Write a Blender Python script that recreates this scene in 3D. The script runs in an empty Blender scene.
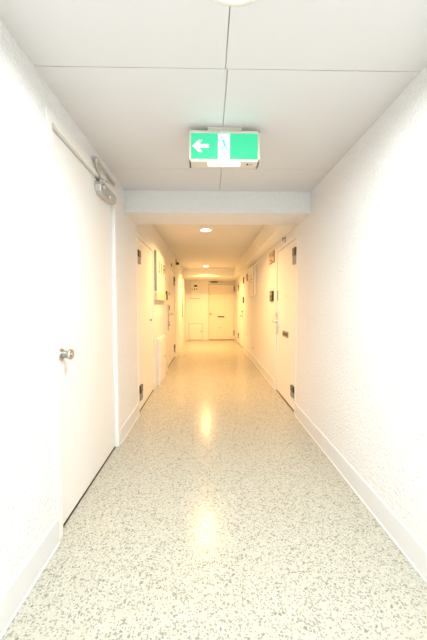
import bpy, bmesh, math, random
from mathutils import Vector, Matrix
S = bpy.context.scene
C = S.collection
XL, XR = -0.76, 0.955           # corridor walls
YB, YE = -3.2, 9.9              # behind the camera, end wall
Z1, Z2, ZB = 2.245, 2.30, 2.05  # ceilings and beam undersides
random.seed(3)

# ------------------------------------------------------------ materials
def mat(name, col, rough=0.5, metal=0.0, spec=0.5):
    m = bpy.data.materials.new(name); m.use_nodes = True
    b = m.node_tree.nodes['Principled BSDF']
    b.inputs['Base Color'].default_value = (*col, 1)
    b.inputs['Roughness'].default_value = rough
    b.inputs['Metallic'].default_value = metal
    b.inputs['Specular IOR Level'].default_value = spec
    return m
def N(m, t, **k):
    n = m.node_tree.nodes.new(t)
    for a, v in k.items(): setattr(n, a, v)
    return n
def L(m, a, b): m.node_tree.links.new(a, b)
def bsdf(m): return m.node_tree.nodes['Principled BSDF']
def bumpy(m, scale, dist, detail=4.0, stretch=None):
    tc = N(m, 'ShaderNodeTexCoord')
    n = N(m, 'ShaderNodeTexNoise'); n.inputs['Scale'].default_value = scale; n.inputs['Detail'].default_value = detail
    n.inputs['Roughness'].default_value = 0.55
    b = N(m, 'ShaderNodeBump'); b.inputs['Strength'].default_value = 1.0; b.inputs['Distance'].default_value = dist
    L(m, tc.outputs['Object'], n.inputs['Vector']); L(m, n.outputs['Fac'], b.inputs['Height']); L(m, b.outputs['Normal'], bsdf(m).inputs['Normal'])
    return n, b, tc
def emis(name, col, s, base=(0.8, 0.8, 0.8)):
    m = mat(name, base, 0.3)
    bsdf(m).inputs['Emission Color'].default_value = (*col, 1)
    bsdf(m).inputs['Emission Strength'].default_value = s
    return m

plaster = mat('stippled_plaster', (0.825, 0.83, 0.835), 0.75, 0, 0.25)
n, b, tc = bumpy(plaster, 66, 0.0095, 3.5)
vr = N(plaster, 'ShaderNodeTexVoronoi'); vr.inputs['Scale'].default_value = 60
mx = N(plaster, 'ShaderNodeMath', operation='MULTIPLY_ADD'); mx.inputs[1].default_value = 0.35
L(plaster, tc.outputs['Object'], vr.inputs['Vector']); L(plaster, vr.outputs['Distance'], mx.inputs[0])
L(plaster, n.outputs['Fac'], mx.inputs[2]); L(plaster, mx.outputs[0], b.inputs['Height'])

ceil_m = mat('painted_ceiling_board', (0.72, 0.72, 0.73), 0.8, 0, 0.2); bumpy(ceil_m, 260, 0.0006, 2)
smooth = mat('white_gloss_paint', (0.85, 0.845, 0.82), 0.35, 0, 0.4); bumpy(smooth, 6, 0.0008, 2)
doorm = mat('white_door_paint', (0.86, 0.855, 0.83), 0.32, 0, 0.45); bumpy(doorm, 4, 0.0008, 2)
skirt = mat('white_skirting_paint', (0.73, 0.735, 0.74), 0.4, 0, 0.4)
cream = mat('cream_painted_steel', (0.86, 0.83, 0.74), 0.45); bumpy(cream, 8, 0.0005, 2)
beige = mat('beige_painted_ledge', (0.74, 0.66, 0.52), 0.5)
brass = mat('grey_painted_hinge', (0.33, 0.32, 0.29), 0.4, 0.5); 
dark = mat('dark_bronze', (0.035, 0.03, 0.025), 0.4, 0.3)
black = mat('black_plastic', (0.012, 0.012, 0.012), 0.35)
steel = mat('brushed_steel', (0.62, 0.61, 0.58), 0.28, 1.0); bumpy(steel, 120, 0.0002, 2)
alu = mat('silver_cast_metal', (0.60, 0.59, 0.56), 0.42, 0.75); bumpy(alu, 90, 0.0003, 2)
brown = mat('brown_number_plate', (0.36, 0.20, 0.10), 0.4, 0.2)
sage = mat('grey_green_edge', (0.34, 0.40, 0.36), 0.5)
ink = mat('dark_olive_print', (0.05, 0.05, 0.035), 0.5)
paper = mat('white_paper_notice', (0.9, 0.9, 0.88), 0.6)
house = mat('ivory_plastic_housing', (0.66, 0.62, 0.53), 0.4)
shadow_gap = mat('door_gap_shade', (0.06, 0.048, 0.035), 0.7)  # shade in the door gaps, put in as a dark colour

# speckled sheet floor
fl = mat('speckled_vinyl_floor', (0.8, 0.78, 0.68), 0.20, 0, 0.22)
tc = N(fl, 'ShaderNodeTexCoord')
def chips(scale, seedloc, keep, c1, c2, size):
    mp = N(fl, 'ShaderNodeMapping'); mp.inputs['Location'].default_value = seedloc
    L(fl, tc.outputs['Object'], mp.inputs['Vector'])
    nz = N(fl, 'ShaderNodeTexNoise'); nz.inputs['Scale'].default_value = scale*1.3
    L(fl, mp.outputs[0], nz.inputs['Vector'])
    ad = N(fl, 'ShaderNodeVectorMath', operation='MULTIPLY_ADD'); ad.inputs[1].default_value = (0.7/scale,)*3
    L(fl, nz.outputs['Color'], ad.inputs[0]); L(fl, mp.outputs[0], ad.inputs[2])
    v = N(fl, 'ShaderNodeTexVoronoi', voronoi_dimensions='2D'); v.inputs['Scale'].default_value = scale
    L(fl, ad.outputs[0], v.inputs['Vector'])
    sp = N(fl, 'ShaderNodeSeparateColor'); L(fl, v.outputs['Color'], sp.inputs[0])
    lt = N(fl, 'ShaderNodeMath', operation='LESS_THAN'); lt.inputs[1].default_value = keep; L(fl, sp.outputs[0], lt.inputs[0])
    ds = N(fl, 'ShaderNodeMath', operation='LESS_THAN'); ds.inputs[1].default_value = size; L(fl, v.outputs['Distance'], ds.inputs[0])
    ml = N(fl, 'ShaderNodeMath', operation='MULTIPLY'); L(fl, lt.outputs[0], ml.inputs[0]); L(fl, ds.outputs[0], ml.inputs[1])
    cm = N(fl, 'ShaderNodeMix', data_type='RGBA'); cm.inputs[6].default_value = (*c1, 1); cm.inputs[7].default_value = (*c2, 1)
    L(fl, sp.outputs[1], cm.inputs[0])
    return ml.outputs[0], cm.outputs[2]
prev = N(fl, 'ShaderNodeMix', data_type='RGBA')
prev.inputs[6].default_value = (0.435, 0.43, 0.36, 1); prev.inputs[7].default_value = (0.50, 0.495, 0.42, 1)
big = N(fl, 'ShaderNodeTexNoise'); big.inputs['Scale'].default_value = 70; L(fl, tc.outputs['Object'], big.inputs['Vector'])
L(fl, big.outputs['Fac'], prev.inputs[0]); cur = prev.outputs[2]
for sc, loc, keep, c1, c2, sz in ((92, (0, 0, 0), 0.26, (0.24, 0.245, 0.21), (0.35, 0.33, 0.26), 0.37),
                                  (150, (3.3, 1.2, 0), 0.24, (0.24, 0.24, 0.20), (0.33, 0.31, 0.25), 0.40),
                                  (60, (7.1, 4.4, 0), 0.10, (0.22, 0.24, 0.21), (0.32, 0.32, 0.26), 0.36),
                                  (110, (5.1, 9.4, 0), 0.22, (0.55, 0.55, 0.51), (0.52, 0.52, 0.47), 0.42)):
    f, c = chips(sc, loc, keep, c1, c2, sz)
    mm = N(fl, 'ShaderNodeMix', data_type='RGBA'); L(fl, f, mm.inputs[0]); L(fl, cur, mm.inputs[6]); L(fl, c, mm.inputs[7]); cur = mm.outputs[2]
L(fl, cur, bsdf(fl).inputs['Base Color'])
nb = N(fl, 'ShaderNodeTexNoise'); nb.inputs['Scale'].default_value = 35; nb.inputs['Detail'].default_value = 2
L(fl, tc.outputs['Object'], nb.inputs['Vector'])
bb = N(fl, 'ShaderNodeBump'); bb.inputs['Distance'].default_value = 0.0006; L(fl, nb.outputs['Fac'], bb.inputs['Height']); L(fl, bb.outputs['Normal'], bsdf(fl).inputs['Normal'])

# ------------------------------------------------------------ mesh helpers
class MB:
    def __init__(s): s.bm = bmesh.new()
    def box(s, x0, x1, y0, y1, z0, z1, bev=0.0, M=None):
        t = bmesh.new(); bmesh.ops.create_cube(t, size=1)
        for v in t.verts: v.co = Vector(((x0+x1)/2+v.co.x*(x1-x0), (y0+y1)/2+v.co.y*(y1-y0), (z0+z1)/2+v.co.z*(z1-z0)))
        if bev: bmesh.ops.bevel(t, geom=t.edges[:], offset=bev, segments=2, profile=0.5, affect='EDGES')
        return s._add(t, M)
    def _add(s, t, M=None):
        if M is not None: bmesh.ops.transform(t, matrix=M, verts=t.verts[:])
        me = bpy.data.meshes.new('tmp'); t.to_mesh(me); t.free(); s.bm.from_mesh(me); bpy.data.meshes.remove(me); return s
    def lathe(s, prof, p, axis, seg=32):   # prof: (radius, height) pairs, height along axis
        t = bmesh.new(); rings = []
        q = Vector((0, 0, 1)).rotation_difference(Vector(axis)).to_matrix().to_4x4()
        for r, h in prof:
            if r <= 1e-6: rings.append([t.verts.new((0, 0, h))])
            else: rings.append([t.verts.new((r*math.cos(a*math.tau/seg), r*math.sin(a*math.tau/seg), h)) for a in range(seg)])
        for A, B in zip(rings, rings[1:]):
            for i in range(seg):
                j = (i+1) % seg
                if len(A) == 1 and len(B) == 1: break
                if len(A) == 1: t.faces.new((A[0], B[i], B[j]))
                elif len(B) == 1: t.faces.new((A[i], A[j], B[0]))
                else: t.faces.new((A[i], A[j], B[j], B[i]))
        bmesh.ops.recalc_face_normals(t, faces=t.faces[:])
        for f in t.faces: f.smooth = True
        return s._add(t, Matrix.Translation(p) @ q)
    def rod(s, a, b, r, seg=14):
        a, b = Vector(a), Vector(b); h = (b-a).length
        return s.lathe([(0, 0), (r*.8, 0), (r, r*.2), (r, h-r*.2), (r*.8, h), (0, h)], a, (b-a).normalized(), seg)
    def bar(s, a, b, w, t_):               # flat bar from a to b, width w across z/y, thickness along x
        a, b = Vector(a), Vector(b); d = (b-a); h = d.length; d.normalize()
        q = Matrix((Vector((1, 0, 0)), d.cross(Vector((1, 0, 0))).normalized(), d)).transposed()
        # columns: thickness axis, width axis, length axis
        M = Matrix.Translation((a+b)/2) @ q.to_4x4()
        return s.box(-t_/2, t_/2, -w/2, w/2, -h/2, h/2, min(w, t_)*.2, M)
    def prism(s, pts, d0, d1, plane='YZ', bev=0.0):
        t = bmesh.new()
        def co(p, d): return (d, p[0], p[1]) if plane == 'YZ' else (p[0], d, p[1])
        A = [t.verts.new(co(p, d0)) for p in pts]; B = [t.verts.new(co(p, d1)) for p in pts]
        t.faces.new(A); t.faces.new(B[::-1])
        for i in range(len(pts)): j = (i+1) % len(pts); t.faces.new((A[i], B[i], B[j], A[j]))
        bmesh.ops.recalc_face_normals(t, faces=t.faces[:])
        if bev: bmesh.ops.bevel(t, geom=t.edges[:], offset=bev, segments=2, profile=0.5, affect='EDGES')
        return s._add(t)
    def build(s, name, m, parent=None, origin=None):
        me = bpy.data.meshes.new(name)
        if origin is None: origin = parent_origin(parent)
        o = Vector(origin)
        bmesh.ops.translate(s.bm, vec=-o, verts=s.bm.verts[:])
        s.bm.to_mesh(me); s.bm.free(); me.materials.append(m)
        ob = bpy.data.objects.new(name, me); C.objects.link(ob)
        if parent is not None:
            ob.parent = parent; ob.location = o - parent_origin(parent)
        else: ob.location = o
        return ob
def parent_origin(p):
    v = Vector((0, 0, 0))
    while p is not None: v = v + Vector(p.location); p = p.parent
    return v
def thing(name, loc, label=None, cat=None, group=None, kind=None):
    o = bpy.data.objects.new(name, None); o.empty_display_size = .05; C.objects.link(o); o.location = loc
    return tag(o, label, cat, group, kind)
def tag(o, label=None, cat=None, group=None, kind=None):
    if label: o['label'] = label
    if cat: o['category'] = cat
    if group: o['group'] = group
    if kind: o['kind'] = kind
    return o
def struct(o, label, cat): return tag(o, label, cat, None, 'structure')

# ------------------------------------------------------------ the shell
struct(MB().box(XL-.3, XR+.3, YB-.2, YE+.3, -.15, 0).build('floor', fl), 'cream speckled vinyl floor running the length of the corridor', 'floor')

def wall_x(name, x0, x1, opens, label):
    mb = MB(); y = YB
    for a, b_, z in opens:
        mb.box(x0, x1, y, a, 0, 2.6); mb.box(x0, x1, a, b_, z, 2.6); y = b_
    mb.box(x0, x1, y, YE, 0, 2.6)
    return struct(mb.build(name, plaster), label, 'wall')
openL = [(1.455, 2.425, 2.12), (3.16, 4.07, 1.95), (5.44, 6.68, 1.95)]
openR = [(3.13, 4.03, 1.935), (7.88, 9.2, 1.95)]
wall_x('wall_left', XL-.2, XL, openL, 'white stippled plaster wall on the left of the corridor')
wall_x('wall_right', XR, XR+.2, openR, 'white stippled plaster wall on the right of the corridor')
endm = mat('smooth_wall_paint', (0.86, 0.84, 0.79), 0.6); bumpy(endm, 60, 0.001, 3)
mb = MB().box(XL-.2, .005, YE, YE+.2, 0, 2.6).box(.005, .93, YE, YE+.2, 2.05, 2.6).box(.93, XR+.2, YE, YE+.2, 0, 2.6)
struct(mb.build('wall_end', endm), 'plain wall closing the far end of the corridor', 'wall')
struct(MB().box(XL-.2, XR+.2, YB-.2, YB, 0, 2.6).build('wall_back', plaster), 'white plaster wall behind the viewer', 'wall')

# near ceiling: boards with open joints under a slab
mb = MB(); g = .0018
mb.box(XL-.1, XR+.1, YB, 2.72, Z1+.012, Z1+.1)
ys = [YB, -2.46, -1.51, -.56, .39, 1.34, 2.285, 2.72]
for a, b_ in zip(ys, ys[1:]):
    xc = .078 if b_ < 1.4 else (.088 if b_ < 2.3 else .105)
    mb.box(XL-.05, xc-g, a+g, b_-g, Z1, Z1+.013); mb.box(xc+g, XR+.05, a+g, b_-g, Z1, Z1+.013)
xc = .09
ceil = struct(mb.build('ceiling', ceil_m), 'white board ceiling with thin joints above the near corridor', 'ceiling')
# inner ceiling
mb = MB(); mb.box(XL-.1, .80, 3.12, 8.82, Z2+.01, Z2+.1)
mb.box(XL-.05, -.036, 3.12, 8.82, Z2, Z2+.011); mb.box(-.032, .80, 3.12, 8.82, Z2, Z2+.011)
struct(mb.build('ceiling', ceil_m), 'higher ceiling of the inner corridor beyond the beam', 'ceiling')
struct(MB().box(XL-.05, XR+.05, 2.72, 3.125, ZB, 2.5, .004).build('trim_1', plaster), 'white stippled plaster beam crossing between near and inner ceilings', 'beam')
struct(MB().box(.785, XR+.05, 3.1, 8.82, ZB, 2.5, .004).build('trim_2', endm), 'boxed soffit running along the top of the right inner wall', 'soffit')
struct(MB().box(XL-.05, XR+.05, 8.80, YE+.05, ZB, 2.5, .004).build('trim_3', endm), 'low beam above the door at the far end', 'beam')

def skirting(name, side, segs, label):
    mb = MB()
    for a, b_ in segs:
        if side == 'L': mb.prism([(XL-.01, 0), (XL+.013, 0), (XL+.013, .003), (XL+.008, .006), (XL+.008, .126), (XL+.005, .131), (XL-.01, .134)], a, b_, 'XZ')
        else: mb.prism([(XR+.01, 0), (XR-.013, 0), (XR-.013, .003), (XR-.008, .006), (XR-.008, .126), (XR-.005, .131), (XR+.01, .134)], a, b_, 'XZ')
    return struct(mb.build(name, skirt), label, 'baseboard')
skirting('baseboard_left', 'L', [(YB, 1.42), (2.46, 3.13), (4.88, 5.4), (6.72, YE)], 'white skirting along the foot of the left wall')
skirting('baseboard_right', 'R', [(YB, 3.10), (4.06, 7.85), (9.23, YE)], 'white skirting along the foot of the right wall')
struct(MB().box(XL+.012, -.70, YE-.012, YE+.01, 0, .09).box(-.14, -.03, YE-.012, YE+.01, 0, .09).build('baseboard_end', smooth), 'skirting along the foot of the end wall beside the hatch', 'baseboard')

# ------------------------------------------------------------ doors in the side walls
def side_door(idx, side, y0, y1, z, rec, label, trimw=.03, proud=.004, gap=.007, sill=.014):
    W = XL if side == 'L' else XR; s = 1 if side == 'L' else -1     # s: into the corridor
    root = thing('door_%d' % idx, (W, (y0+y1)/2, 0), label, 'door', None, 'structure')
    def bx(mb, d0, d1, a, b_, c, e, bev=0):   # d = distance out of the wall plane into the corridor
        xs = sorted((W+s*d0, W+s*d1)); return mb.box(xs[0], xs[1], a, b_, c, e, bev)
    f = MB(); t = .016
    bx(f, -.16, proud, y0-trimw, y0+t if rec > .02 else y0+.006, 0, z+trimw, .002)
    bx(f, -.16, proud, y1-(t if rec > .02 else .006), y1+trimw, 0, z+trimw, .002)
    bx(f, -.16, proud-.0004, y0, y1, z-(t if rec > .02 else .006), z+trimw-.0004, .002)
    fr = f.build('frame', doorm, root)
    e = (t if rec > .02 else .006) + (gap if rec > .02 else .004)
    lf = MB(); bx(lf, -rec-.04, -rec, y0+e, y1-e, sill, z-e, .0025)
    leaf = lf.build('door_leaf', doorm, root)
    th = MB(); bx(th, -rec-.045, -rec+.0015, y0+.004, y1-.004, 0, .004)
    th.build('threshold_shade', shadow_gap, root)  # dark strip painting the shade under the leaf; the floor runs through
    back = MB(); bx(back, -.19, -.17, y0-.02, y1+.02, 0, z+.02)
    back.build('shade_backing', shadow_gap, root)  # unseen dark sheet that keeps the gaps round the leaf shaded
    return root, bx

# door 1: near left service door with closer
d1, bx = side_door(1, 'L', 1.455, 2.425, 2.105, .023, 'tall plain white door with round silver knob, nearest on the left')
LX = XL-.023
KY = 1.548
kn = MB().lathe([(0, 0), (.031, 0), (.033, .004), (.030, .008), (.022, .009)], (LX, KY, .938), (1, 0, 0)) \
     .lathe([(.0215, .006), (.0215, .038), (.027, .041), (.029, .045), (.029, .055), (.026, .059), (.018, .0595), (.016, .057), (0, .057)], (LX, KY, .938), (1, 0, 0)).build('door_knob', steel, d1)
MB().lathe([(.0, .0), (.007, .0), (.007, .0025), (0, .0028)], (LX+.0565, KY, .938), (1, 0, 0)).build('lock_cylinder', alu, kn)
# oval key cover
mb = MB(); pts = [(1.562+.018*math.cos(a)*(1.0-.25*math.sin(a)), .858+.038*math.sin(a)) for a in [i*math.tau/28 for i in range(28)]]
mb.prism(pts, LX-.001, LX+.005, 'YZ', .001); tag(mb.build('key_cover', paper, d1), 'pale oval key cover below the knob')
# closer
cl = MB()
body = [(2.10, 1.972), (2.34, 1.990), (2.395, 2.012), (2.405, 2.055), (2.385, 2.074), (2.12, 2.070), (2.07, 2.060), (2.055, 2.035), (2.065, 1.992)]
cl.prism(body, LX-.001, LX+.046, 'YZ', .006)
clo = cl.build('door_closer', alu, d1)
MB().lathe([(0, 0), (.022, 0), (.022, .014), (.016, .018), (.015, .012), (0, .012)], (LX+.045, 2.11, 2.03), (1, 0, 0), 24).lathe([(0, 0), (.020, 0), (.020, .016), (.014, .022), (0, .022)], (LX+.045, 2.22, 2.0), (1, 0, 0), 24).build('valve_cap', alu, clo)
am = MB()
am.rod((LX+.026, 2.12, 2.066), (LX+.026, 2.12, 2.096), .016)
am.bar((-.764, 2.12, 2.090), (-.732, 1.965, 2.148), .034, .014)
am.bar((-.732, 1.965, 2.155), (-.742, 2.36, 2.160), .018, .012)
am.bar((-.748, 2.19, 2.108), (-.746, 2.37, 2.156), .016, .010)
am.rod((-.732, 1.965, 2.136), (-.732, 1.965, 2.166), .013)
am.rod((XL+.002, 2.365, 2.160), (XL+.024, 2.365, 2.160), .016)
am.build('closer_arm', alu, clo)

def hinge(bx_, root, y0, y1, z0, z1, d=0.0, dark_top=True):
    zm = (z0+z1)/2
    h = MB(); bx_(h, -.02, d+.009, y0, y1, z0, zm-.001, .002)
    o = h.build('hinge', brass, root)
    h2 = MB(); bx_(h2, -.02, d+.010, y0, y1, zm+.001, z1, .002)
    h2.build('hinge_cap', dark, o)
    p = MB(); W = XL if root.location.x < 0 else XR; s = 1 if root.location.x < 0 else -1
    p.rod((W+s*(d+.008), (y0+y1)/2, z0-.004), (W+s*(d+.008), (y0+y1)/2, z1+.004), .006); p.build('hinge_pin', brass, o)

# door 2: first left flat door
d2, bx = side_door(2, 'L', 3.16, 4.07, 1.95, .010, 'white left door just beyond the beam, flush pull and two pivot hinges')
hinge(bx, d2, 3.185, 3.30, 1.655, 1.80); hinge(bx, d2, 3.20, 3.32, .13, .29)
MB().lathe([(0, 0), (.016, 0), (.016, .006), (.011, .012), (.006, .010), (0, .010)], (XL-.010, 3.90, 1.00), (1, 0, 0), 20).build('pull_knob', dark, d2)

# door 3: second left door with keypad lock
d3, bx = side_door(3, 'L', 5.44, 6.68, 1.95, .010, 'white left apartment door with long keypad lock, farther of the inner left doors')
hinge(bx, d3, 6.56, 6.655, 1.64, 1.83); hinge(bx, d3, 6.56, 6.655, .13, .30)
mb = MB(); bx(mb, -.012, .022, 5.50, 5.56, .72, 1.21, .005); lk = mb.build('lock_plate', steel, d3)
mb = MB(); bx(mb, .02, .030, 5.505, 5.555, 1.10, 1.19, .004); mb.build('keypad', black, lk)
mb = MB(); bx(mb, .02, .030, 5.51, 5.55, .80, .84, .002).box(XL+.02, XL+.028, 5.51, 5.55, .87, .885).box(XL+.02, XL+.028, 5.51, 5.55, .99, 1.005); mb.build('lock_detail', dark, lk)
MB().lathe([(0, .0), (.020, 0), (.020, .012), (.013, .016), (.013, .045), (.026, .05), (.029, .06), (.026, .075), (0, .078)], (XL+.02, 5.53, 1.035), (1, 0, 0), 24).build('door_knob', steel, lk)
MB().rod((XL+.075, 5.52, 1.035), (XL+.075, 5.63, 1.035), .011).build('door_lever', steel, lk)
mb = MB(); bx(mb, -.02, .001, 5.47, 6.64, .001, .012); 

# door 4: near right door
d4, bx = side_door(4, 'R', 3.13, 4.03, 1.935, .010, 'white right apartment door with dark letter slot, just beyond the beam')
hinge(bx, d4, 3.15, 3.265, 1.65, 1.83); hinge(bx, d4, 3.15, 3.275, .16, .285)
mb = MB(); bx(mb, -.012, .012, 3.965, 4.005, .80, 1.10, .003); pl_ = mb.build('handle_plate', steel, d4)
mb = MB().lathe([(0, 0), (.018, 0), (.018, .01), (.011, .013), (.011, .05), (0, .05)], (XR-.012, 3.985, .975), (-1, 0, 0), 20)
mb.rod((XR-.058, 4.03, .975), (XR-.058, 3.87, .975), .012); mb.build('lever_handle', steel, pl_)
mb = MB().lathe([(0, 0), (.015, 0), (.015, .012), (0, .014)], (XR-.012, 3.985, 1.06), (-1, 0, 0), 20); mb.build('lock_cylinder', steel, pl_)
mb = MB(); bx(mb, -.012, -.004, 3.45, 3.71, .80, .875, .003); sl = mb.build('letter_slot', brass, d4)
mb = MB(); bx(mb, -.005, -.001, 3.475, 3.685, .822, .853, .001); mb.build('slot_flap', dark, sl)
mb = MB(); bx(mb, -.012, -.001, 3.985, 4.0, 1.26, 1.40, .002); mb.build('dead_bolt_strip', brass, d4)
MB().lathe([(0, 0), (.009, 0), (.009, .003), (0, .003)], (XR+.010, 3.56, 1.31), (-1, 0, 0), 16).build('peephole', brass, d4)

# door 5: far right door
d5, bx = side_door(5, 'R', 7.88, 9.2, 1.95, .010, 'white right door next to the end wall, far end of the corridor')
hinge(bx, d5, 9.06, 9.17, 1.64, 1.83, dark_top=False); hinge(bx, d5, 9.06, 9.17, .16, .32)
mb = MB(); bx(mb, -.012, .012, 7.94, 7.985, .83, 1.07, .003); pl_ = mb.build('handle_plate', steel, d5)
MB().rod((XR-.012, 7.96, .90), (XR-.055, 7.96, .90), .010).rod((XR-.055, 7.96, .90), (XR-.055, 8.10, .90), .011).rod((XR-.012, 7.96, 1.02), (XR-.04, 7.96, 1.02), .014).build('lever_handle', dark, pl_)

# door 6: end door with transom panel
d6 = thing('door_6', (.4675, YE, 0), 'cream door with letter slot and transom panel closing the corridor end', 'door', None, 'structure')
f = MB(); f.box(-.022, .022, YE-.012, YE+.12, 0, 2.05, .002).box(.900, .94, YE-.012, YE+.12, 0, 2.05, .002).box(.022, .900, YE-.012, YE+.12, 1.905, 1.93, .002).box(.022, .900, YE-.012, YE+.12, 2.02, 2.05, .002)
f.build('frame', doorm, d6)
MB().box(.022, .900, YE+.03, YE+.06, 1.93, 2.02).build('transom_panel', beige, d6)  # darker beige puts the shade under the beam into the colour
MB().box(.030, .890, YE+.01, YE+.05, .014, 1.895, .003).build('door_leaf', mat('cream_door_paint', (.84, .77, .64), .4), d6)
MB().box(.022, .900, YE-.01, YE+.12, 0, .005).build('threshold_shade', shadow_gap, d6)  # dark strip for the shaded line below the end door
MB().box(-.02, .94, YE+.13, YE+.15, 0, 2.05).build('shade_backing', shadow_gap, d6)  # unseen dark sheet behind the end door's gaps
for z0, z1 in ((1.66, 1.83), (.16, .33)):
    h = MB().box(.876, .902, YE-.022, YE+.012, z0, z1, .003).build('hinge', dark, d6)
    MB().rod((.886, YE-.024, z0-.005), (.886, YE-.024, z1+.005), .008).build('hinge_pin', dark, h)
k = MB().lathe([(0, 0), (.030, 0), (.028, .008), (.014, .012), (.014, .04), (.026, .046), (.029, .06), (.024, .075), (0, .078)], (.085, YE+.01, .905), (0, -1, 0), 24).build('door_knob', brass, d6)
s1 = MB().box(.33, .56, YE+.0, YE+.012, .775, .825, .003).build('letter_slot', brass, d6)
MB().box(.345, .545, YE-.004, YE+.001, .787, .813, .001).build('slot_flap', dark, s1)
MB().lathe([(0, 0), (.014, 0), (.014, .005), (0, .005)], (.085, YE+.01, 1.56), (0, -1, 0), 16).build('peephole', dark, d6)
MB().box(.39, .47, YE+.004, YE+.011, .41, .425, .001).build('name_slip', brass, d6)
o = MB().box(.10, .33, YE-.022, YE-.011, 1.962, 1.998, .002).build('number_plate', dark)
tag(o, 'dark narrow plate fixed on the panel above the end door', 'plate')
o = MB().box(.42, .50, YE-.026, YE-.011, 1.965, 1.990, .003).box(.43, .46, YE-.03, YE-.02, 1.985, 1.998, .001).build('door_bell', house)
tag(o, 'small pale box beside the dark plate above the end door', 'bell')

# ------------------------------------------------------------ left wall fittings
mb = thing('meter_cabinet', (XL, 4.55, 1.37), 'white shallow wall cabinet with three dark symbols on the left wall', 'cabinet')
MB().box(XL+.001, XL+.034, 4.14, 4.96, 1.385, 1.985, .004).build('body', cream, mb)
MB().box(XL+.004, XL+.0365, 4.137, 4.160, 1.40, 1.97, .001).build('edge_strip', sage, mb)  # shaded near side of the cabinet, put in as a grey-green strip
X = XL+.0335
def glyph(m, parent, name='symbol', x=X):
    return m.build(name, ink, parent)
g1 = MB().box(X, X+.003, 4.385, 4.43, 1.70, 1.855).box(X, X+.003, 4.30, 4.36, 1.682, 1.702).box(X, X+.003, 4.38, 4.43, 1.672, 1.690); glyph(g1, mb)
g2 = MB().box(X, X+.003, 4.555, 4.60, 1.695, 1.85).box(X, X+.003, 4.555, 4.60, 1.665, 1.680); glyph(g2, mb)
g3 = MB().box(X, X+.003, 4.73, 4.765, 1.69, 1.84).box(X, X+.003, 4.89, 4.93, 1.72, 1.84).box(X, X+.003, 4.765, 4.89, 1.832, 1.848).box(X, X+.003, 4.765, 4.89, 1.765, 1.782).box(X, X+.003, 4.74, 4.78, 1.66, 1.672); glyph(g3, mb)
o = MB().box(XL-.001, XL+.050, 4.10, 4.98, 1.27, 1.380, .005).build('wall_ledge', beige)
tag(o, 'beige boxed ledge directly under the left wall cabinet', 'ledge')
lc = thing('pipe_cover', (XL, 4.63, 0), 'low white box cover on the floor below the left wall cabinet', 'cover')
MB().box(XL+.001, XL+.045, 4.30, 4.86, .0, .70, .006).build('body', smooth, lc)
MB().box(XL+.0445, XL+.050, 4.34, 4.82, .05, .66, .002).build('access_panel', doorm, lc)
MB().lathe([(0, 0), (.012, 0), (.012, .008), (0, .01)], (XL+.05, 4.74, .36), (1, 0, 0), 16).build('latch', dark, lc)
ic = thing('intercom', (XL, 5.30, 1.29), 'slim dark intercom unit on the left wall above the keypad lock', 'intercom')
MB().box(XL, XL+.022, 5.24, 5.37, 1.29, 1.45, .004).build('body', dark, ic)
MB().box(XL+.0215, XL+.024, 5.28, 5.33, 1.40, 1.425, .0008).build('call_button', alu, ic)
o = MB().box(XL-.011, XL-.002, 5.72, 5.84, 1.395, 1.445, .003).build('door_sticker', brass); o.name = 'name_plate'
tag(o, 'tiny grey plate on the left door beside the dark intercom', 'plate')
al = thing('alarm_bell', (XL, 6.95, 2.17), 'small dark bracketed fixture high on the left inner wall', 'alarm')
MB().box(XL, XL+.015, 6.88, 7.02, 2.15, 2.27, .003).build('bracket', brown, al)
MB().lathe([(0, 0), (.028, 0), (.034, .02), (.030, .05), (.018, .062), (0, .064)], (XL+.014, 6.95, 2.19), (1, 0, -.35), 20).build('lamp_head', dark, al)
o = MB().box(XL, XL+.018, 5.98, 6.05, 1.99, 2.05, .003).build('wall_clip', brown)
tag(o, 'tiny brown clip above the farther left door', 'clip')
o = thing('wall_cover_strip', (XL, 8.5, .85), 'tall narrow pale panel with grey-green edge on left wall near the end', 'panel')
MB().box(XL, XL+.028, 8.46, 8.95, .85, 1.99, .003).build('body', cream, o)
MB().box(XL+.004, XL+.030, 8.44, 8.461, .85, 1.99, .001).build('edge_strip', sage, o)

# ------------------------------------------------------------ right wall fittings
np_ = thing('number_plate', (XR, 4.32, 1.8), 'square reddish brown plate on the right wall beside the near right door', 'plate')
MB().box(XR-.010, XR, 4.16, 4.48, 1.815, 1.985, .002).build('plate', brown, np_)
m_ = MB()
for a, b_, c, d in ((4.20, 4.26, 1.84, 1.90), (4.29, 4.33, 1.87, 1.95), (4.36, 4.44, 1.83, 1.86), (4.22, 4.40, 1.955, 1.968), (4.37, 4.43, 1.88, 1.92)):
    m_.box(XR-.0125, XR-.0095, a, b_, c, d)
m_.build('plate_print', beige, np_)
ic2 = thing('intercom', (XR, 4.3, 1.26), 'black upright intercom on the right wall beside the near right door', 'intercom')
MB().box(XR-.026, XR, 4.20, 4.38, 1.255, 1.405, .005).build('body', black, ic2)
MB().box(XR-.029, XR-.0255, 4.22, 4.36, 1.345, 1.385, .001).build('speaker_grille', brass, ic2)
MB().lathe([(0, 0), (.014, 0), (.012, .005), (0, .006)], (XR-.026, 4.29, 1.295), (-1, 0, 0), 18).build('call_button', alu, ic2)
hk = thing('door_bell', (XR, 3.62, 1.98), 'small grey curved hook fixture above the near right door', 'hook')
MB().box(XR-.006, XR, 3.585, 3.635, 1.972, 2.035, .002).build('base_plate', brass, hk)
MB().rod((XR-.004, 3.61, 2.02), (XR-.032, 3.61, 2.03), .006).rod((XR-.030, 3.61, 2.032), (XR-.034, 3.60, 1.985), .006).build('hook', brass, hk)
rc = thing('meter_cabinet', (XR, 6.3, 1.39), 'white shallow wall cabinet with small printed marks on the right wall', 'cabinet')
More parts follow.
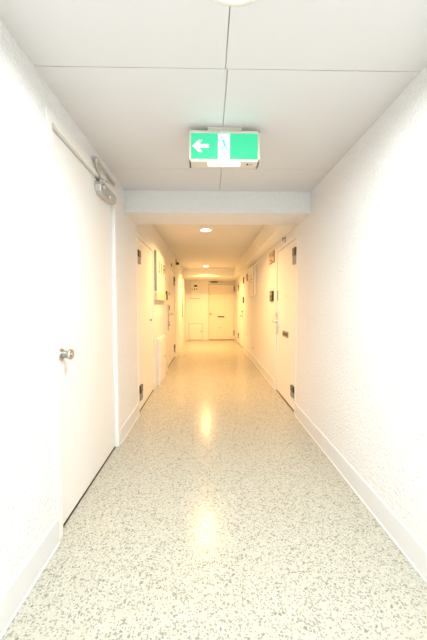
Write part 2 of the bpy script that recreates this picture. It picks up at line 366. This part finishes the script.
MB().box(XR-.055, XR-.001, 5.72, 6.60, 1.39, 2.0, .004).build('body', endm, rc)
MB().box(XR-.0575, XR-.051, 5.717, 5.745, 1.41, 1.98, .001).build('edge_strip', sage, rc)
m_ = MB()
for a, b_, c, d in ((6.05, 6.2, 1.80, 1.815), (6.0, 6.12, 1.72, 1.75), (6.22, 6.34, 1.70, 1.72), (6.0, 6.08, 1.655, 1.68)): MB().box(XR-.057, XR-.0548, a, b_, c, d).build('printed_mark', brown, rc)

o = MB().box(XR-.02, XR, 6.98, 7.10, 1.78, 1.95, .003).build('fuse_cover', brown)
tag(o, 'slim brown plate on right wall between the white cabinet and far door', 'plate')
o = MB().box(XR-.018, XR, 7.70, 7.83, 1.775, 1.945, .003).build('number_plate', dark)
tag(o, 'upper dark plate on right wall before the far right door', 'plate')
o = thing('intercom', (XR, 7.77, 1.26), 'lower dark intercom on right wall before the far right door', 'intercom')
MB().box(XR-.024, XR, 7.70, 7.83, 1.255, 1.42, .004).build('body', black, o)
MB().box(XR-.026, XR-.0235, 7.73, 7.80, 1.36, 1.39, .0008).build('call_button', brass, o)
for (yy, zz, t_) in ((6.1, .30, 'small dark screw cap low on right wall, nearer of two'), (7.05, .47, 'small dark screw cap low on right wall, farther of two')):
    tag(MB().lathe([(0, 0), (.018, 0), (.015, .006), (0, .008)], (XR, yy, zz), (-1, 0, 0), 16).build('screw_cap', brown), t_, 'cap')

# ------------------------------------------------------------ end wall fittings
mc = thing('notice_board', (-.43, YE, 1.42), 'cream wall panel with a small black and white notice on the end wall', 'panel')
MB().box(-.594, -.262, YE-.035, YE, 1.425, 2.01, .003).build('body', endm, mc)
MB().box(-.60, -.592, YE-.030, YE, 1.418, 2.0, .001).box(-.60, -.27, YE-.030, YE, 1.416, 1.426, .001).build('shadow_rim', brass, mc)  # panel's shadow to the left and below, put in as grey strips
nt = MB().box(-.475, -.36, YE-.038, YE-.0345, 1.715, 1.875, .0005).build('notice', paper, mc)
for a_ in ((-.472, -.363, 1.815, 1.872), (-.472, -.440, 1.718, 1.76), (-.395, -.363, 1.718, 1.76)): MB().box(a_[0], a_[1], YE-.040, YE-.0344, a_[2], a_[3]).build('notice_print', black, nt)
MB().lathe([(0, 0), (.012, 0), (.012, .008), (0, .01)], (-.53, YE-.035, 1.72), (0, -1, 0), 16).build('latch', dark, mc)
ht = thing('access_hatch', (-.42, YE, 0), 'low cream hatch door with small dark latch on the end wall', 'hatch')
MB().box(-.69, -.655, YE-.014, YE, .0, .605, .002).box(-.185, -.15, YE-.014, YE, .0, .605, .002).box(-.655, -.185, YE-.014, YE, .572, .605, .002).build('frame', endm, ht)
MB().box(-.656, -.184, YE-.004, YE, .01, .573).build('outline_shade', brass, ht)  # dark sheet that draws the shaded gap round the hatch panel
MB().box(-.645, -.195, YE-.009, YE, .02, .562, .002).build('door_panel', endm, ht)
MB().box(-.245, -.225, YE-.022, YE-.009, .27, .33, .003).build('latch', dark, ht)

# ------------------------------------------------------------ ceiling fittings
chm = thing('ceiling_hatch', (.34, 8.62, Z2), 'thin rectangular access panel in inner ceiling near the far beam', 'hatch')
MB().box(.10, .60, 8.58, 8.78, Z2-.012, Z2, .002).build('panel', ceil_m, chm)
MB().box(.095, .605, 8.572, 8.581, Z2-.014, Z2, .001).build('edge_strip', beige, chm)

def k2(col, s): return emis('lamp_%d' % int(s*10), col, s)
warm, neutral = (1.0, 0.55, 0.20), (0.955, 0.99, 0.985)
def downlight(x, y, z, r, col, power, look, label, spread=150, group=None):
    t = thing('ceiling_light', (x, y, z), label, 'ceiling light', group)
    MB().lathe([(r*1.22, 0.0), (r*1.2, -.006), (r*1.06, -.010), (r, -.008), (r*.99, 0)], (x, y, z), (0, 0, 1), 48).build('trim_ring', paper, t)
    MB().lathe([(r, -.004), (r*.9, -.009), (r*.6, -.013), (0, -.015)], (x, y, z), (0, 0, 1), 48).build('diffuser', emis('glowing_diffuser', look[0], look[1]), t)
    li = bpy.data.lights.new('lamp', 'AREA'); li.shape = 'DISK'; li.size = r*1.9; li.energy = power; li.color = col; li.spread = math.radians(spread)
    lo = bpy.data.objects.new('bulb', li); C.objects.link(lo); lo.parent = t; lo.location = (0, 0, -.018)
    return t
PW = dict(near=34, back=98, in1=42, in2=66)
downlight(xc, .915, Z1, .125, neutral, PW['near'], ((1, .98, .95), 6), 'round white ceiling light at the very top of the near ceiling', 172)
downlight(xc, -1.6, Z1, .125, neutral, PW['back'], ((1, .98, .95), 6), 'added unseen fill light behind the viewer, round ceiling fitting', 176)  # unseen lamp added as flash-like fill on the beam face
downlight(-.032, 4.31, Z2, .078, warm, PW['in1'], ((1, .9, .72), 8), 'round glowing downlight in the inner ceiling, nearer of the two', 150)
downlight(-.055, 8.27, Z2, .078, warm, PW['in2'], ((1, .88, .66), 8), 'round glowing downlight in the inner ceiling near the far end', 150)

# ------------------------------------------------------------ exit sign
SX0, SX1, SY, SZ0, SZ1 = -.110, .305, 1.74, 2.037, 2.214
ex = thing('exit_sign', ((SX0+SX1)/2, SY+.04, Z1), 'lit green emergency exit sign with white left arrow hanging from ceiling', 'exit sign')
MB().box(0.0, .20, SY+.02, SY+.075, 2.205, Z1, .003).build('mounting_plate', house, ex)
hs = MB()
hs.box(SX0, SX1, SY, SY+.085, SZ0, SZ0+.016, .003).box(SX0, SX1, SY, SY+.085, SZ1-.014, SZ1, .003)
hs.box(SX0, SX0+.012, SY, SY+.085, SZ0, SZ1, .003).box(SX1-.013, SX1, SY, SY+.085, SZ0, SZ1, .003).box(SX0+.005, SX1-.005, SY+.02, SY+.083, SZ0+.005, SZ1-.005)
hs.build('housing', house, ex)
green = emis('lit_green_panel', (0.04, 0.86, 0.50), 0.85, (0.01, 0.14, 0.06))
# green glow mottled by noise between two tones
nd = N(green, 'ShaderNodeTexCoord'); gr = N(green, 'ShaderNodeTexNoise'); gr.inputs['Scale'].default_value = 6
cr = N(green, 'ShaderNodeMix', data_type='RGBA'); cr.inputs[6].default_value = (0.02, 0.80, 0.30, 1); cr.inputs[7].default_value = (0.10, 0.92, 0.56, 1)
L(green, nd.outputs['Object'], gr.inputs['Vector']); L(green, gr.outputs['Fac'], cr.inputs[0]); L(green, cr.outputs[2], bsdf(green).inputs['Emission Color'])
bsdf(green).inputs['Roughness'].default_value = .25
PX0, PX1, PZ0, PZ1 = SX0+.012, SX1-.013, SZ0+.016, SZ1-.014
pan = MB().box(PX0, PX1, SY+.004, SY+.021, PZ0, PZ1).build('sign_panel', green, ex)
white = emis('lit_white_panel', (1, 1, .97), 1.5)
gman = emis('lit_green_figure', (0.25, .95, .62), .75, (.1, .5, .3))
y0, y1 = SY+.001, SY+.0042
zc = (PZ0+PZ1)/2
ar = MB()
ax0 = PX0+.010
for p in ([(ax0, zc), (ax0+.048, zc+.040), (ax0+.064, zc+.040), (ax0+.026, zc+.008), (ax0+.026, zc), ],):
    pass
ar.prism([(ax0, zc), (ax0+.036, zc+.033), (ax0+.055, zc+.033), (ax0+.031, zc+.0095), (ax0+.094, zc+.0095), (ax0+.094, zc-.0095), (ax0+.031, zc-.0095), (ax0+.055, zc-.033), (ax0+.036, zc-.033)], y0, y1, 'XZ')
ar.build('arrow', white, pan)
dx0 = PX0+.158; dx1 = dx0+.068
MB().box(dx0, dx1, y0, y1, PZ0+.001, PZ1-.006).build('doorway_symbol', white, pan)
fg = MB(); q = (dx0+dx1)/2; yy = SY
def limb(a, b, w):
    a, b = Vector((q+a[0], zc+a[1])), Vector((q+b[0], zc+b[1])); d = (b-a).normalized(); n_ = Vector((-d.y, d.x))*w/2
    fg.prism([tuple(a+n_), tuple(b+n_), tuple(b-n_), tuple(a-n_)], yy-.0002, yy+.0012, 'XZ')
fg.prism([(q-.014+.0075*math.cos(i*math.tau/16), zc+.046+.0075*math.sin(i*math.tau/16)) for i in range(16)], yy-.0002, yy+.0012, 'XZ')
limb((-.008, .034), (.006, .002), .017); limb((-.010, .033), (-.026, .020), .006); limb((-.026, .020), (-.030, .006), .005)
limb((-.002, .034), (.018, .026), .006); limb((.018, .026), (.028, .034), .005)
limb((.004, .006), (-.010, -.016), .009); limb((-.010, -.016), (-.008, -.042), .007); limb((-.008, -.042), (-.018, -.045), .005)
limb((.006, .004), (.016, -.020), .009); limb((.016, -.020), (.030, -.026), .007)
fg.build('running_figure', gman, pan)
MB().box(.0, .192, SY+.012, SY+.046, SZ0-.006, SZ0+.002, .002).build('lower_lens', emis('lit_lens', (1, .99, .95), 1.6), ex)
MB().lathe([(0, 0), (.006, 0), (.006, .003), (0, .003)], (.236, SY+.03, SZ0+.0005), (0, 0, -1), 14).build('test_button', black, ex)
MB().lathe([(0, 0), (.004, 0), (.004, .003), (0, .003)], (.258, SY+.034, SZ0+.0005), (0, 0, -1), 14).build('indicator', brass, ex)

# ------------------------------------------------------------ world, camera, colour
w = bpy.data.worlds.new('world'); S.world = w; w.use_nodes = True
w.node_tree.nodes['Background'].inputs[0].default_value = (0.02, 0.02, 0.02, 1)
cam = bpy.data.cameras.new('camera'); co = bpy.data.objects.new('camera', cam); C.objects.link(co)
F = 290.0; a = math.atan((213.5-208)/math.hypot(F, 15)); p = math.atan(15/F)
cam.sensor_fit = 'VERTICAL'; cam.sensor_height = 36; cam.lens = F/640*36; cam.clip_start = .02
co.location = (0, 0, 1.2); co.rotation_euler = (math.pi/2-p, 0, -a)
S.camera = co
S.view_settings.view_transform = 'Standard'; S.view_settings.look = 'None'; S.view_settings.gamma = 1
S.view_settings.use_curve_mapping = False
S.view_settings.exposure = 0.0
